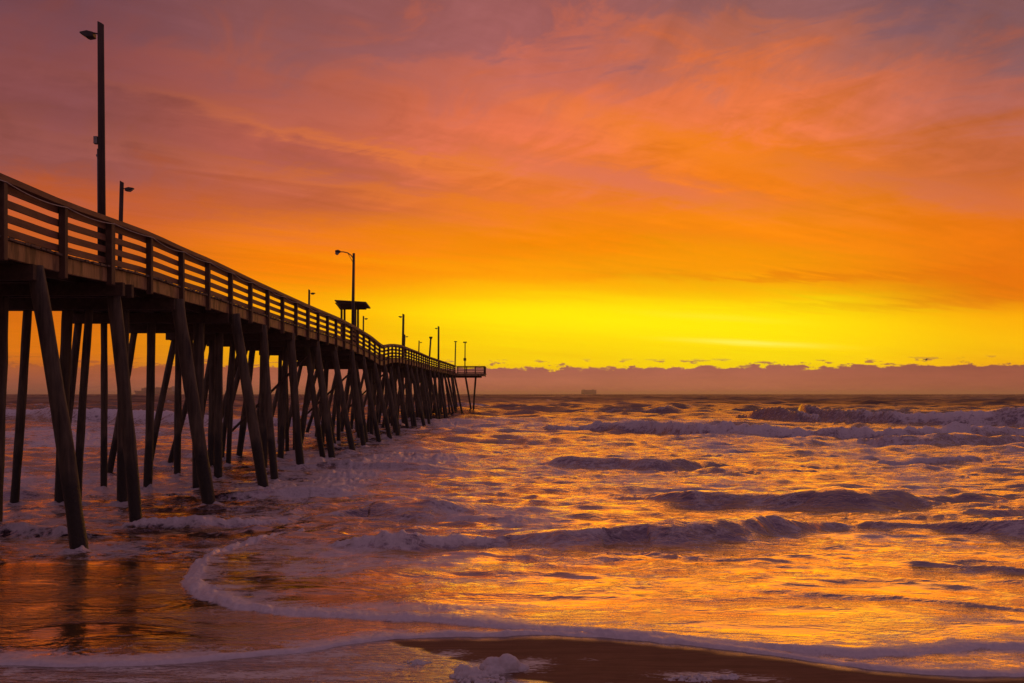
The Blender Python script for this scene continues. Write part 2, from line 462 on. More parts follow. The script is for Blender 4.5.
def e1_d(X, Y):
    wig = 0.05 * fbm(X * 1.7, Y * 0 + 3, 3, 5) + 0.03 * fbm(X * 6, Y * 0 + 1, 2, 9)
    return Y - (np.interp(X, E1[:, 0], E1[:, 1]) + wig)

def sand_z(X, Y, d1):
    z = np.where(d1 < 0, 0.0 + np.clip(-d1, 0, 60) * 0.012, -d1 * 0.03)
    z = np.maximum(z, -2.5)
    return z + 0.004 * fbm(X * 0.8, Y * 0.8, 3, 21)

def grid_mesh(name, X, Y, Z, attrs, mat):
    nr, nc = X.shape
    me = bpy.data.meshes.new(name)
    co = np.stack([X, Y, Z], -1).reshape(-1, 3).astype(np.float32)
    idx = np.arange(nr * nc).reshape(nr, nc)
    q = np.stack([idx[:-1, :-1], idx[:-1, 1:], idx[1:, 1:], idx[1:, :-1]], -1).reshape(-1, 4)
    me.vertices.add(len(co)); me.vertices.foreach_set('co', co.ravel())
    me.loops.add(q.size); me.loops.foreach_set('vertex_index', q.ravel().astype(np.int32))
    me.polygons.add(len(q))
    me.polygons.foreach_set('loop_start', (np.arange(len(q)) * 4).astype(np.int32))
    me.polygons.foreach_set('loop_total', np.full(len(q), 4, np.int32))
    me.polygons.foreach_set('use_smooth', np.ones(len(q), bool))
    me.update(calc_edges=True)
    for k, v in attrs.items():
        a = me.attributes.new(k, 'FLOAT', 'POINT')
        a.data.foreach_set('value', v.ravel().astype(np.float32))
    me.materials.append(mat)
    o = bpy.data.objects.new(name, me); COL.objects.link(o)
    o['kind'] = 'structure'
    return o

# ------------------------------------------------------------------ sand
def sand_material():
    m, T = material('beach_sand')
    co = T.n('ShaderNodeTexCoord').outputs['Object']
    wet = T.n('ShaderNodeAttribute', attribute_name='wet').outputs['Fac']
    fo = T.n('ShaderNodeAttribute', attribute_name='foam').outputs['Fac']
    g = T.noise(co, 350.0, 2, 0.6)
    b = T.noise(co, 3.0, 4, 0.55)
    col = T.mix(b, (0.17, 0.085, 0.047), (0.28, 0.145, 0.082))
    col = T.mix(T.maprange(g, 0.3, 0.7, 0, 0.4), col, (0.14, 0.07, 0.04))
    g4 = T.noise(co, 42.0, 3, 0.7)
    col = T.mix(T.maprange(g4, 0.66, 0.72, 0, 0.7), col, (0.42, 0.33, 0.27))
    drag = T.noise(T.comb(*[T.math('MULTIPLY', q, k_) for q, k_ in zip(T.xyz(co), (0.5, 5.0, 1.0))]), 2.0, 5, 0.65, 1.2)
    col = T.mix(T.maprange(drag, 0.45, 0.62, 0, 0.5), col, (0.11, 0.055, 0.032))
    col = T.mix(T.math('MULTIPLY', wet, 0.8), col, (0.045, 0.026, 0.018))
    mp = T.n('ShaderNodeMapping'); mp.inputs['Scale'].default_value = (1.2, 4.5, 1); T.link(co, mp.inputs[0])
    rip = T.noise(mp.outputs[0], 2.6, 3, 0.55, 0.4)
    rough = T.maprange(wet, 0.0, 1.0, 0.9, 0.05)
    hgt = T.math('ADD', T.math('MULTIPLY', g, 0.0015), T.math('MULTIPLY', T.math('MULTIPLY', rip, wet), 0.045))
    p0 = principled(T, col, rough, hgt, 0.8, 1.0, ior=1.33)
    p0.inputs['Specular IOR Level'].default_value = 0.15
    bmp = T.n('ShaderNodeBump'); bmp.inputs['Strength'].default_value = 0.8; bmp.inputs['Distance'].default_value = 1.0; T.link(hgt, bmp.inputs['Height'])
    lw = T.n('ShaderNodeLayerWeight'); lw.inputs['Blend'].default_value = 0.5; T.link(bmp.outputs[0], lw.inputs['Normal'])
    gl = T.n('ShaderNodeBsdfGlossy'); gl.inputs[0].default_value = (1, .95, .9, 1); gl.inputs['Roughness'].default_value = 0.06; T.link(bmp.outputs[0], gl.inputs['Normal'])
    fr = T.math('MULTIPLY', T.math('MULTIPLY', T.math('POWER', lw.outputs['Facing'], 2.4), 0.85), T.maprange(wet, 0.25, 0.8, 0, 1, True))
    p = T.n('ShaderNodeMixShader'); T.link(fr, p.inputs[0]); T.link(p0.outputs[0], p.inputs[1]); T.link(gl.outputs[0], p.inputs[2])
    fn = T.noise(mp.outputs[0], 7.0, 6, 0.65, 0.8)
    fm = T.maprange(T.math('ADD', fn, T.math('MULTIPLY', fo, 0.5)), 0.72, 0.86, 0, 0.95, True)
    p2 = principled(T, (0.62, 0.58, 0.58), 0.7, T.noise(co, 60.0, 3), 0.5, 0.01)
    mx = T.n('ShaderNodeMixShader'); T.link(fm, mx.inputs[0]); T.link(p.outputs[0], mx.inputs[1]); T.link(p2.outputs[0], mx.inputs[2])
    finish(T, mx)
    return m
ys = np.concatenate([np.linspace(-40, 7.8, 40), np.linspace(8, 16, 420), np.linspace(16.5, 80, 60)])
xs = np.concatenate([np.linspace(-160, -9, 60), np.linspace(-8.9, 8.9, 700), np.linspace(9, 160, 60)])
SX, SY = np.meshgrid(xs, ys)
d1 = e1_d(SX, SY)
SZ = sand_z(SX, SY, d1)
# wet film at the lower left; the drier hump of sand starts about x = -0.9 m
bnd = np.interp(SY, [8, 10.7, 11.3, 12.0, 12.6, 13], [0.9, 0.35, -0.2, -0.95, -1.35, -1.6])
wetm = sst(bnd - SX + 0.30 * fbm(SX * 1.3, SY * 3.5, 4, 31), -0.10, 0.30) * sst(SY, 7, 9)
wetm = np.maximum(wetm, sst(d1 + 0.12 * fbm(SX * 1.4, SY * 2, 3, 37), -0.45, 0.0) * 0.62)
fo = wetm * (0.12 + 0.9 * fbm(SX * 0.9, SY * 2.2, 3, 33)) * (d1 < 0.0)
for (cx, cy, rx, ry, s) in [(300, 672, 40, 5, .75), (340, 680, 60, 4, .7), (130, 681, 80, 4, .7), (12, 672, 14, 7, .8), (450, 655, 30, 7, .62), (500, 668, 60, 10, .8), (535, 664, 25, 7, .72), (590, 661, 16, 3, .5), (700, 677, 60, 6, .75), (760, 680, 40, 5, .6), (725, 673, 15, 4, .6), (380, 668, 60, 8, .7), (250, 676, 110, 6, .75), (40, 678, 70, 7, .6), (600, 690, 60, 6, .5)]:
    X0, Y0 = ground(cx, cy)
    X1, _ = ground(cx + rx, cy); _, Y1 = ground(cx, cy - ry)
    fo = np.maximum(fo, s * np.exp(-((SX - X0) / (X1 - X0)) ** 2 - ((SY - Y0) / (Y1 - Y0)) ** 2))
beach = grid_mesh('beach', SX, SY, SZ, {'wet': wetm, 'foam': fo}, sand_material())

# ------------------------------------------------------------------ sea
rows = [7.5]
while rows[-1] < 30000:
    y = rows[-1]
    k = 0.0018 if y < 13.3 else 0.0036 if y < 60 else 0.005 if y < 220 else 0.0075 if y < 600 else 0.014 if y < 3000 else 0.05
    rows.append(y + k * y)
rows = np.array(rows)
us = np.concatenate([-np.geomspace(1.8, 0.61, 60), np.linspace(-0.6, 0.6, 1000), np.geomspace(0.61, 1.8, 60)])
U, YY = np.meshgrid(us, rows)
XX = U * (YY + 5.0)
YY0 = YY.copy()
PX = 512 + 1000 * XX / YY; PY = HOR + 1000 * CAM_H / YY
Z = np.zeros_like(XX); F = np.zeros_like(XX)

WAVES = [   # each crest: (picture x, foot y, height px, foam)
 [(722,420,0,0),(742,421,10,0),(775,422,14,0),(808,422,13,.05),(826,424,9,.9),(900,425,11,1),(960,426,13,1),(1000,426,15,.9),(1012,426,20,.05),(1070,427,20,0),(1150,427,10,.4),(1250,427,0,.5)],
 [(530,430,0,.6),(560,432,6,.9),(600,433,9,.8),(650,434,11,.9),(700,437,13,1),(760,438,12,1),(840,439,10,1),(900,440,9,.9),(1000,438,10,.9),(1100,438,8,.9),(1300,438,0,.5)],
 [(850,444,0,0),(885,446,9,.1),(930,447,12,.15),(1000,446,10,.1),(1080,445,6,0),(1200,445,0,0)],
 [(490,467,0,.2),(540,466,5,.3),(575,467,8,.05),(610,468,8,.1),(650,470,12,.3),(700,468,9,.2),(745,467,0,.1)],
 [(875,464,0,.5),(915,465,7,.95),(960,464,6,.8),(1010,462,0,.3)],
 [(590,502,0,.2),(650,505,5,.3),(700,507,10,.25),(770,508,14,.2),(830,509,16,.25),(890,508,13,.25),(950,506,8,.2),(1010,504,4,.2),(1060,503,0,0)],
 [(470,551,0,.6),(510,549,9,.5),(560,549,15,.45),(620,548,17,.52),(680,547,18,.48),(740,543,19,.45),(790,537,14,.35),(830,533,6,.3),(880,531,0,0)],
 [(850,530,0,0),(885,531,5,.1),(930,532,4,.1),(965,534,9,.2),(1000,536,13,.3),(1060,538,15,.3),(1180,540,0,0)],
 [(325,551,0,1),(350,552,9,1),(400,552,14,1),(450,551,11,1),(480,550,6,.9),(512,550,0,.6)],
 [(290,524,0,.8),(340,522,9,.85),(380,519,13,.35),(430,519,12,.25),(480,516,8,.2),(515,514,0,0)],
 [(105,533,0,1),(140,532,8,1),(200,531,13,.85),(250,529,9,.9),(300,524,0,.6)],
 [(-200,423,0,1),(-60,423,11,1),(20,423,11,1),(60,424,13,1),(105,424,17,1),(150,425,13,1),(220,427,10,1),(300,428,7,.7),(400,428,4,.3),(470,425,0,0)],
 [(180,500,0,.5),(230,499,5,.5),(290,497,7,.6),(330,496,5,.4),(380,495,0,.2)],
 [(-80,540,0,.8),(0,539,8,.8),(60,540,9,.9),(110,541,0,.6)],
 [(240,470,0,.4),(330,468,6,.7),(420,470,5,.4),(470,470,0,.2)],
 [(690,592,0,.3),(780,597,2.5,.45),(860,602,3,.4),(950,608,3.5,.5),(1030,615,3.5,.5),(1120,620,0,.3)],
 [(870,566,0,.2),(930,570,3,.3),(990,574,4,.4),(1050,578,3,.3),(1100,580,0,0)],
 [(600,556,0,.5),(650,560,3,.5),(720,565,3,.5),(800,568,2,.3),(850,570,0,0)],
 [(-200,500,0,.3),(-60,502,8,.4),(20,500,7,.4),(80,498,0,.3)],
 [(80,455,0,.3),(140,456,5,.4),(200,457,7,.3),(260,457,0,.2)],
]
def add_wave(Xc, Yc, A, Fo, sharp=1.0, lace=1.0):
    o = np.argsort(Xc); Xc, Yc, A, Fo = Xc[o], Yc[o], A[o], Fo[o]
    a = np.interp(XX, Xc, A, left=0, right=0)
    ymid = Yc.mean(); amax = A.max()
    m = (a > 0.002) & (YY > Yc.min() - 6 * amax - 3) & (YY < Yc.max() + 14 * amax + 3)
    if not m.any(): return
    x = XX[m]; y = YY[m]; a = a[m]
    wl = max(0.8, ymid * 0.035)
    a = a * (1 + 0.16 * fbm(x / wl, y * 0 + ymid, 4, 3))
    yc = np.interp(x, Xc, Yc) + wl * 0.30 * fbm(x / wl * 0.5, y * 0 + 2.2, 4, 8)
    fo_ = np.interp(x, Xc, Fo)
    bk = np.clip(1.0 + 0.30 * fbm(x / wl * 0.4, y / wl * 0.5, 4, 23), 0.4, 1.3)
    soft_ = np.where(fo_ > 0.5, 0.8, 1.25)
    a = a * bk
    wf = (soft_ * a + 0.03) / sharp; wb = 3.0 * a + 0.08
    yc = yc + 1.4 * (0.9 * amax + 0.02)
    s = y - yc
    prof = np.where(s < 0, np.exp(-(s / wf) ** 2), np.exp(-(np.abs(s) / wb) ** 1.5))
    Z[m] += a * prof - 0.12 * a * np.exp(-((s + 3.2 * wf) / (1.8 * wf)) ** 2)
    # foam: falls down the front and trails behind the crest
    top = np.where(s < 0, np.exp(-(s / (1.5 * wf)) ** 2), np.exp(-(s / (0.9 * wb)) ** 2))
    br = 0.5 + 0.9 * fbm(x / (a.max() * 1.5 + .1), y / (a.max() * 0.9 + .1), 4, 14)
    F[m] = np.maximum(F[m], np.clip(fo_ * top * (0.75 + 0.45 * br), 0, 1))
for wv in WAVES:
    a = np.array(wv, float)
    Yb = 1000 * CAM_H / (a[:, 1] - HOR)
    add_wave((a[:, 0] - 512) / 1000 * Yb, Yb, a[:, 2] * Yb / 1000 * 0.95, a[:, 3])
# short-crested seas: ridges of warped noise, long across and narrow towards the shore
def ridges(Lx, Ly, A, y0, y1, y2, y3, seed, rot, power):
    rw = np.nonzero((rows > y0) & (rows < y3))[0]
    sl = slice(rw[0], rw[-1] + 1)
    x_, y_ = XX[sl], YY[sl]
    cr, sr = math.cos(rot), math.sin(rot)
    a_ = (x_ * cr + y_ * sr) / Lx; b_ = (-x_ * sr + y_ * cr) / Ly
    wx = 0.9 * fbm(a_ * 0.7, b_ * 0.35, 3, seed + 5); wy = 1.0 * fbm(a_ * 0.9, b_ * 0.3, 3, seed + 9)
    v = vnoise(a_ + wx, b_ + wy, seed)
    r = 1 - np.abs(2 * v - 1)
    r = np.clip((r - 0.35) / 0.65, 0, 1) ** power
    gate = sst(vnoise(a_ * 0.45, b_ * 0.3, seed + 20), 0.25, 0.75)
    env = sst(YY[sl], y0, y1) * sst(YY[sl], y3, y2)
    h = A * r * gate * env
    Z[sl] += h
    return sl, r * gate * env
ridges(3.0, 0.9, 0.040, 12.0, 13.6, 24, 32, 261, 0.08, 1.3)
ridges(1.6, 0.42, 0.032, 14.5, 20, 60, 110, 201, 0.06, 1.6)
ridges(3.4, 0.95, 0.085, 19, 26, 110, 200, 211, -0.05, 1.8)
sl, rr_ = ridges(10, 2.6, 0.24, 24, 40, 240, 420, 221, 0.04, 2.0)
F[sl] = np.maximum(F[sl], 0.75 * rr_ * sst(vnoise(XX[sl] / 14, YY[sl] / 6, 240) + sst(PX[sl], 560, 350) * 0.35, 0.55, 0.8))
sl, rr_ = ridges(26, 8, 0.75, 90, 160, 1200, 2200, 231, -0.03, 2.0)
F[sl] = np.maximum(F[sl], 0.6 * rr_ * sst(vnoise(XX[sl] / 30, YY[sl] / 14, 250), 0.62, 0.85) * sst(YY[sl], 500, 250))
ridges(90, 34, 2.0, 400, 800, 6000, 9000, 251, 0.03, 2.0)

# wind chop and swell: many small wave trains, none finer than the mesh can carry
sp = np.where(YY < 220, 0.005, np.where(YY < 600, 0.0075, np.where(YY < 3000, 0.014, 0.05))) * YY
amp_env = np.interp(YY, [11, 14, 18, 30, 60, 120, 300, 900, 3000, 9000], [0.15, 0.35, 0.9, 1.4, 1.9, 2.6, 3.8, 5, 6, 6])
for i in range(64):
    lam = 0.30 * (26.0 / 0.30) ** (i / 63.0) * rng.uniform(0.92, 1.08)
    th = rng.normal(0, R(30)) + R(4)
    kx, ky = math.sin(th), math.cos(th)
    ph = rng.uniform(0, 2 * math.pi)
    A = 0.0105 * lam ** 0.72 / 2.2
    w = sst(lam / sp, 2.2, 4.5)
    if lam > 6: w = w * sst(YY, 40, 160)
    elif lam > 2: w = w * sst(YY, 16, 40)
    rw = np.nonzero(w[:, 0] > 0)[0]
    if len(rw) == 0: continue
    sl = slice(rw[0], rw[-1] + 1)
    x_, y_ = XX[sl], YY[sl]
    mod = 0.45 + 1.1 * vnoise(x_ / (lam * 4), y_ / (lam * 3), 40 + i)
    phase = 2 * math.pi / lam * (kx * x_ + ky * y_) + ph + 4.0 * (vnoise(x_ / (lam * 2.6), y_ / (lam * 2.6), 90 + i) - .5)
    Z[sl] += A * amp_env[sl] * w[sl] * mod * (np.sin(phase) - 0.22 * np.cos(2 * phase))

# shore sheets
near = YY[:, 0] < 34
nX, nY = XX[near], YY[near]
dd1 = e1_d(nX, nY)
wigx = nX + 0.10 * fbm(nX * 1.1, nY * 0.8, 3, 51) + 0.035 * fbm(nX * 6, nY * 4, 2, 52)
wigy = nY + 0.10 * fbm(nX * 1.1, nY * 0.8, 3, 53) + 0.035 * fbm(nX * 6, nY * 4, 2, 54)
dist2 = seg_dist(wigx, wigy, E2)
ins2 = inside(wigx, wigy, E2_closed)
sd2 = np.where(ins2, dist2, -dist2)
calm = sst(sd2, -0.1, 2.5)
left_open = sst(nX, -2.0, -7.0) * 0 + sst(nY, 17.6, 19.2)         # left of the arc, the sheet grows rougher seaward
calm = np.maximum(calm * np.interp(nY, [12, 16, 20], [0.45, 0.8, 1]), left_open)
zz_ = Z[near] * np.clip(0.08 + 0.92 * calm, 0, 1) * sst(dd1, 0.0, 1.2)
film = 0.014 + 0.02 * sst(dd1, 0, 2.5)
lip1 = (0.022 + 0.03 * fbm(nX * 2.2, nX * 0, 4, 61)) * np.exp(-((dd1 - 0.10) / 0.10) ** 2) * sst(dd1, -0.02, 0.05)
lip2 = (0.028 + 0.035 * fbm(nX * 1.6, nY * 1.6, 4, 62)) * np.where(sd2 > 0, np.exp(-(sd2 / 0.22) ** 2), np.exp(-(sd2 / 0.06) ** 2)) + 0.022 * sst(sd2, -0.05, 0.1)
fade2 = sst(nY, 24, 20)
zz_ += film + np.maximum(lip1, 0) + lip2 * fade2
zz_ = zz_ * sst(dd1, -0.03, 0.02) - 0.05 * sst(dd1, 0.035, -0.05) - np.clip(-dd1, 0, 3) * 0.06
Z[near] = zz_
# foam of the sheets
f1w = np.interp(nX, [-9, -5, -3, -1.5, 0, 1.5, 3, 5, 8], [0.75, 0.7, 0.7, 0.45, 0.30, 0.26, 0.36, 0.75, 0.9])
wv1 = 0.45 + 1.1 * vnoise(nX * 1.1, nX * 0 + 4, 301) * (0.6 + 0.8 * vnoise(nX * 4, nX * 0 + 7, 302))
ff1 = sst(dd1, -0.03, 0.0) * ((0.85 + 0.5 * vnoise(nX * 2.5, nY * 2.5, 303)) * np.exp(-(dd1 / ((0.05 + 0.14 * f1w) * wv1)) ** 2) + 0.62 * sst(dd1, f1w * 1.6, f1w * 0.5) * (1 + 0.5 * fbm(nX * 1.5, nY * 3, 4, 131)))
ff2 = np.where(sd2 > 0, (0.7 + 0.5 * vnoise(nX * 2.2, nY * 2.2, 305)) * np.exp(-(sd2 / (0.07 + 0.20 * vnoise(nX * 0.9, nY * 0.9, 304))) ** 2) + 0.42 * sst(sd2, 1.3, 0.3) * (1 + 0.6 * fbm(nX * 1.2, nY * 2, 4, 133)), np.exp(-(sd2 / 0.10) ** 2)) * fade2
Fn = F[near] * np.maximum(calm, 0.0)
Fn = np.maximum(Fn, ff1); Fn = np.maximum(Fn, ff2 * 1.3)
F[near] = Fn
# broad foam fields (picture x, y, half width, half height, density)
FIELDS = [(60,437,190,12,.60),(230,440,160,10,.52),(90,468,170,9,.50),(300,465,120,8,.45),(200,488,150,6,.48),(60,515,120,10,.55),(400,440,110,10,.52),(330,505,120,9,.50),(470,560,110,7,.6),(520,455,90,6,.45),(60,528,130,14,.62),(100,553,170,12,.62),(260,520,120,12,.5),
 (300,552,110,14,.78),(300,572,120,16,.72),(420,566,150,12,.66),(470,583,130,10,.5),(250,600,60,10,.60),(400,612,200,7,.72),(560,566,70,6,.5),(640,580,90,5,.45),
 (420,455,90,12,.42),(480,475,90,10,.36),(560,446,130,8,.42),(700,446,120,5,.42),(850,446,160,8,.5),(620,470,120,10,.38),(920,470,110,10,.42),(330,485,120,10,.42),
 (800,492,130,8,.26),(980,500,60,8,.28),(700,610,120,6,.30),(960,625,90,9,.48),(1000,650,120,14,.7),(960,590,80,7,.3),(420,530,90,7,.4),
 (880,418,160,8,.5),(640,425,110,5,.4),(150,505,100,10,.4),(430,505,80,7,.3),(30,500,60,12,.4),(560,620,160,6,.22)]
for (cx, cy, rx, ry, s) in FIELDS:
    g = s * np.exp(-((PX - cx) / rx) ** 2 - ((PY - cy) / ry) ** 2)
    g *= (1 + 0.5 * fbm(XX / (YY * .06 + .5), YY / (YY * .08 + .5), 3, 71))
    F = np.maximum(F, g * 1.05)
bias = np.interp(PX, [-200, 300, 480, 620, 1100], [0.50, 0.50, 0.50, 0.38, 0.35]) * sst(YY, 16.5, 20) * sst(YY, 150, 95)
bias = bias * np.interp(PY, [394, 470, 500, 560], [1, 1, 0.85, 0.85])
lobe = fbm(XX / (1.2 + YY * 0.07), YY / (0.5 + YY * 0.05), 5, 171, 0.6)
F = np.maximum(F, np.clip(bias * (1 + 1.9 * lobe), 0, 0.9))
streaks = [(620,586,75,3.2,.62,.10),(760,578,70,2.0,.42,.06),(860,603,150,2.2,.42,.05),(970,576,60,3,.45,.06),(820,572,60,2,.35,.05),(700,560,60,2.5,.4,.03)]
for (cx, cy, rx, ry, s, k_) in streaks:
    g = s * np.exp(-((PX - cx) / rx) ** 2 - ((PY - cy - k_ * (PX - cx)) / ry) ** 2) * (1 + 0.6 * fbm(XX / .5, YY / .3, 3, 73))
    F = np.maximum(F, g)
for (xw, yw, rr) in WATERPILES:
    dd_ = np.hypot((XX - xw) / 1.0, (YY - yw + 0.15) / 1.1)
    m_ = dd_ < 3
    Z[m_] += 0.05 * np.exp(-((dd_[m_] - rr) / 0.12) ** 2) * (0.4 + vnoise(XX[m_] * 6, YY[m_] * 6, 77))
    F[m_] = np.maximum(F[m_], 0.85 * np.exp(-((dd_[m_]) / (rr + 0.38)) ** 2))
F[near] = np.where(dd1 < -0.03, 0, F[near])
shallow = sst(YY, 21, 14)
# foam has body: lift and roughen where it is dense
dens = sst(F, 0.5, 0.85)
lump = np.abs(fbm(XX / (0.012 * YY + .12), YY / (0.016 * YY + .12), 4, 81, 0.6))
Z += dens * np.minimum(0.0065 * YY, 0.45) * (lump - 0.12) * 0.9 * sst(YY, 11, 17) * np.where(F > 0.78, 1.0, 0.12) + dens * 0.02 * (lump) * (YY < 30)

def sea_material():
    m, T = material('sea_water')
    pos = T.n('ShaderNodeNewGeometry').outputs['Position']
    fo_ = T.n('ShaderNodeAttribute', attribute_name='foam').outputs['Fac']
    sh_ = T.n('ShaderNodeAttribute', attribute_name='shallow').outputs['Fac']
    s = T.n('ShaderNodeSeparateXYZ'); T.link(pos, s.inputs[0])
    def mapped(sx, sy, rot=0.0):
        mp = T.n('ShaderNodeMapping'); mp.inputs['Scale'].default_value = (sx, sy, 1); mp.inputs['Rotation'].default_value = (0, 0, rot)
        T.link(pos, mp.inputs[0]); return mp.outputs[0]
    r1 = T.noise(mapped(1.0, 2.4, 0.12), 3.2, 5, 0.6, 0.5)
    r2 = T.noise(mapped(0.8, 1.8, -0.2), 11.0, 4, 0.6, 0.3)
    r3 = T.noise(mapped(0.10, 0.32, 0.05), 1.0, 5, 0.62, 0.4)
    patch = T.maprange(T.noise(mapped(0.45, 0.9, 0.2), 1.0, 4, 0.6, 0.8), 0.36, 0.62, 0.15, 1.15, True)
    off = T.math('MULTIPLY', T.maprange(s.outputs[1], 13, 24, 0.62, 1.0), T.math('MAXIMUM', patch, T.maprange(s.outputs[1], 18, 40, 0.0, 0.9)))
    h = T.math('ADD', T.math('MULTIPLY', r1, T.math('MULTIPLY', off, 0.050)), T.math('MULTIPLY', r2, T.math('MULTIPLY', off, 0.015)))
    h = T.math('ADD', h, T.math('MULTIPLY', r3, T.math('ADD', T.maprange(s.outputs[1], 60, 300, 0.0, 1.2), T.maprange(s.outputs[1], 300, 3000, 0.0, 3.0))))
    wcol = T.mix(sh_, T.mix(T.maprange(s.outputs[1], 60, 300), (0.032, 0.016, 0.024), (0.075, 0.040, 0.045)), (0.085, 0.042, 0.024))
    bmp = T.n('ShaderNodeBump'); bmp.inputs['Strength'].default_value = 1.0; bmp.inputs['Distance'].default_value = 1.0
    T.link(h, bmp.inputs['Height'])
    lw = T.n('ShaderNodeLayerWeight'); lw.inputs['Blend'].default_value = 0.5
    T.link(bmp.outputs[0], lw.inputs['Normal'])
    refl = T.math('ADD', 0.07, T.math('MULTIPLY', T.math('POWER', lw.outputs['Facing'], 1.5), T.maprange(s.outputs[1], 22, 170, 0.95, 0.38)))
    slick = T.noise(mapped(0.016, 0.0045, 0.1), 1.0, 6, 0.7, 0.6)
    refl = T.math('MULTIPLY', refl, T.maprange(T.math('ADD', slick, T.maprange(s.outputs[1], 90, 250, 0.6, 0.0)), 0.40, 0.62, 0.35, 1.05))
    body = T.n('ShaderNodeBsdfDiffuse'); T.link(wcol, body.inputs[0]); T.link(bmp.outputs[0], body.inputs['Normal'])
    gl = T.n('ShaderNodeBsdfGlossy'); T.link(T.mix(T.maprange(lw.outputs['Facing'], 0.35, 0.8), (0.95, 0.74, 0.92), (1.0, 0.80, 0.45)), gl.inputs[0])
    T.set(gl.inputs['Roughness'], T.maprange(s.outputs[1], 15, 400, 0.07, 0.45)); T.link(bmp.outputs[0], gl.inputs['Normal'])
    p = T.n('ShaderNodeMixShader'); T.link(refl, p.inputs[0]); T.link(body.outputs[0], p.inputs[1]); T.link(gl.outputs[0], p.inputs[2])
    # foam lace
    l1 = T.noise(mapped(0.8, 1.5, 0.1), 1.9, 6, 0.68, 1.1)
    l2 = T.noise(mapped(1.0, 1.5, -0.1), 9.0, 4, 0.65, 0.6)
    vor = T.n('ShaderNodeTexVoronoi', feature='DISTANCE_TO_EDGE')
    wv = T.n('ShaderNodeVectorMath', operation='ADD')
    T.link(mapped(1.0, 1.6), wv.inputs[0])
    nn = T.n('ShaderNodeTexNoise'); nn.inputs['Scale'].default_value = 2.0; T.link(pos, nn.inputs['Vector']); T.link(nn.outputs[1], wv.inputs[1])
    T.link(wv.outputs[0], vor.inputs['Vector']); vor.inputs['Scale'].default_value = 3.0
    lace = T.maprange(vor.outputs['Distance'], 0.0, 0.18, 0.16, -0.05)
    vor2 = T.n('ShaderNodeTexVoronoi', feature='DISTANCE_TO_EDGE')
    wv2 = T.n('ShaderNodeVectorMath', operation='ADD'); T.link(mapped(0.9, 2.2, 0.1), wv2.inputs[0])
    nn2 = T.n('ShaderNodeTexNoise'); nn2.inputs['Scale'].default_value = 0.9; nn2.inputs['Detail'].default_value = 4; T.link(pos, nn2.inputs['Vector'])
    sc2 = T.n('ShaderNodeVectorMath', operation='SCALE'); T.link(nn2.outputs[1], sc2.inputs[0]); sc2.inputs['Scale'].default_value = 2.2
    T.link(sc2.outputs[0], wv2.inputs[1]); T.link(wv2.outputs[0], vor2.inputs['Vector']); vor2.inputs['Scale'].default_value = 0.8
    lace = T.math('ADD', lace, T.maprange(vor2.outputs['Distance'], 0.0, 0.35, 0.20, -0.16))
    nz = T.math('ADD', T.math('ADD', T.math('MULTIPLY', T.math('SUBTRACT', l1, 0.5), 1.25), T.math('MULTIPLY', T.math('SUBTRACT', l2, 0.5), 0.45)), lace)
    l3 = T.noise(mapped(1.0, 1.3), 34.0, 3, 0.6)
    nz = T.math('ADD', nz, T.math('MULTIPLY', T.math('SUBTRACT', l3, 0.5), T.maprange(s.outputs[1], 14, 26, 0.9, 0.1)))
    fm = T.maprange(T.math('ADD', fo_, nz), 0.40, 0.86, 0, 0.97, True)
    fm = T.math('MULTIPLY', fm, T.maprange(fo_, 0.03, 0.15))
    fm = T.math('MULTIPLY', fm, T.maprange(fo_, 0.35, 0.95, 0.62, 1.0))
    fh = T.math('ADD', T.math('MULTIPLY', T.noise(pos, 30.0, 4, 0.7), 0.02), T.math('MULTIPLY', T.noise(pos, 5.0, 4, 0.7), T.maprange(s.outputs[1], 14, 40, 0.02, 0.12)))
    fcol = T.mix(T.noise(pos, 14.0, 3), (0.52, 0.47, 0.53), (0.84, 0.77, 0.80))
    pf = principled(T, fcol, 0.55, fh, 0.8, 1.0, ior=1.33)
    mx = T.n('ShaderNodeMixShader'); T.link(fm, mx.inputs[0]); T.link(p.outputs[0], mx.inputs[1]); T.link(pf.outputs[0], mx.inputs[2])
    finish(T, mx)
    return m
sea = grid_mesh('sea', XX, YY, Z, {'foam': F, 'shallow': shallow}, sea_material())
def surface_z(x, y):
    r = int(np.clip(np.searchsorted(rows, y), 0, len(rows) - 1)); c_ = int(np.clip(np.searchsorted(us, x / (y + 5.0)), 0, len(us) - 1))
    return float(Z[r, c_])

# ------------------------------------------------------------------ pier
PY_T = [8, 18, 20.4, 23.2, 25.3, 27.8, 30.2, 35.2, 40, 45, 52.3, 58, 64.8, 68.7, 70.8, 76.7, 82, 88, 100, 150, 160]
PZ_T = [3.90, 3.93, 3.93, 4.02, 4.08, 4.06, 4.08, 4.03, 4.01, 4.0, 4.03, 3.96, 3.76, 3.54, 3.45, 3.86, 4.04, 4.08, 4.14, 4.15, 4.15]
def top_z(y): return CAM_H + float(np.interp(y, PY_T, PZ_T))     # top of the handrail
def deck_z(y): return top_z(y) - 1.08
pier = empty('fishing_pier', (-11.7, 20, 0), 'long dark wooden fishing pier on timber piles running out into the surf', 'pier')
pier_y0 = Vector((11.7, -20, 0))
def P(mb, name, mat, parent=None, **kw):
    o = mb.build(name, mat, None, **kw)
    o.parent = parent if parent is not None else pier
    if parent is None: o.location = pier_y0
    return o
# profile points
prof_y = list(np.arange(YS, YE + 0.01, 1.22))
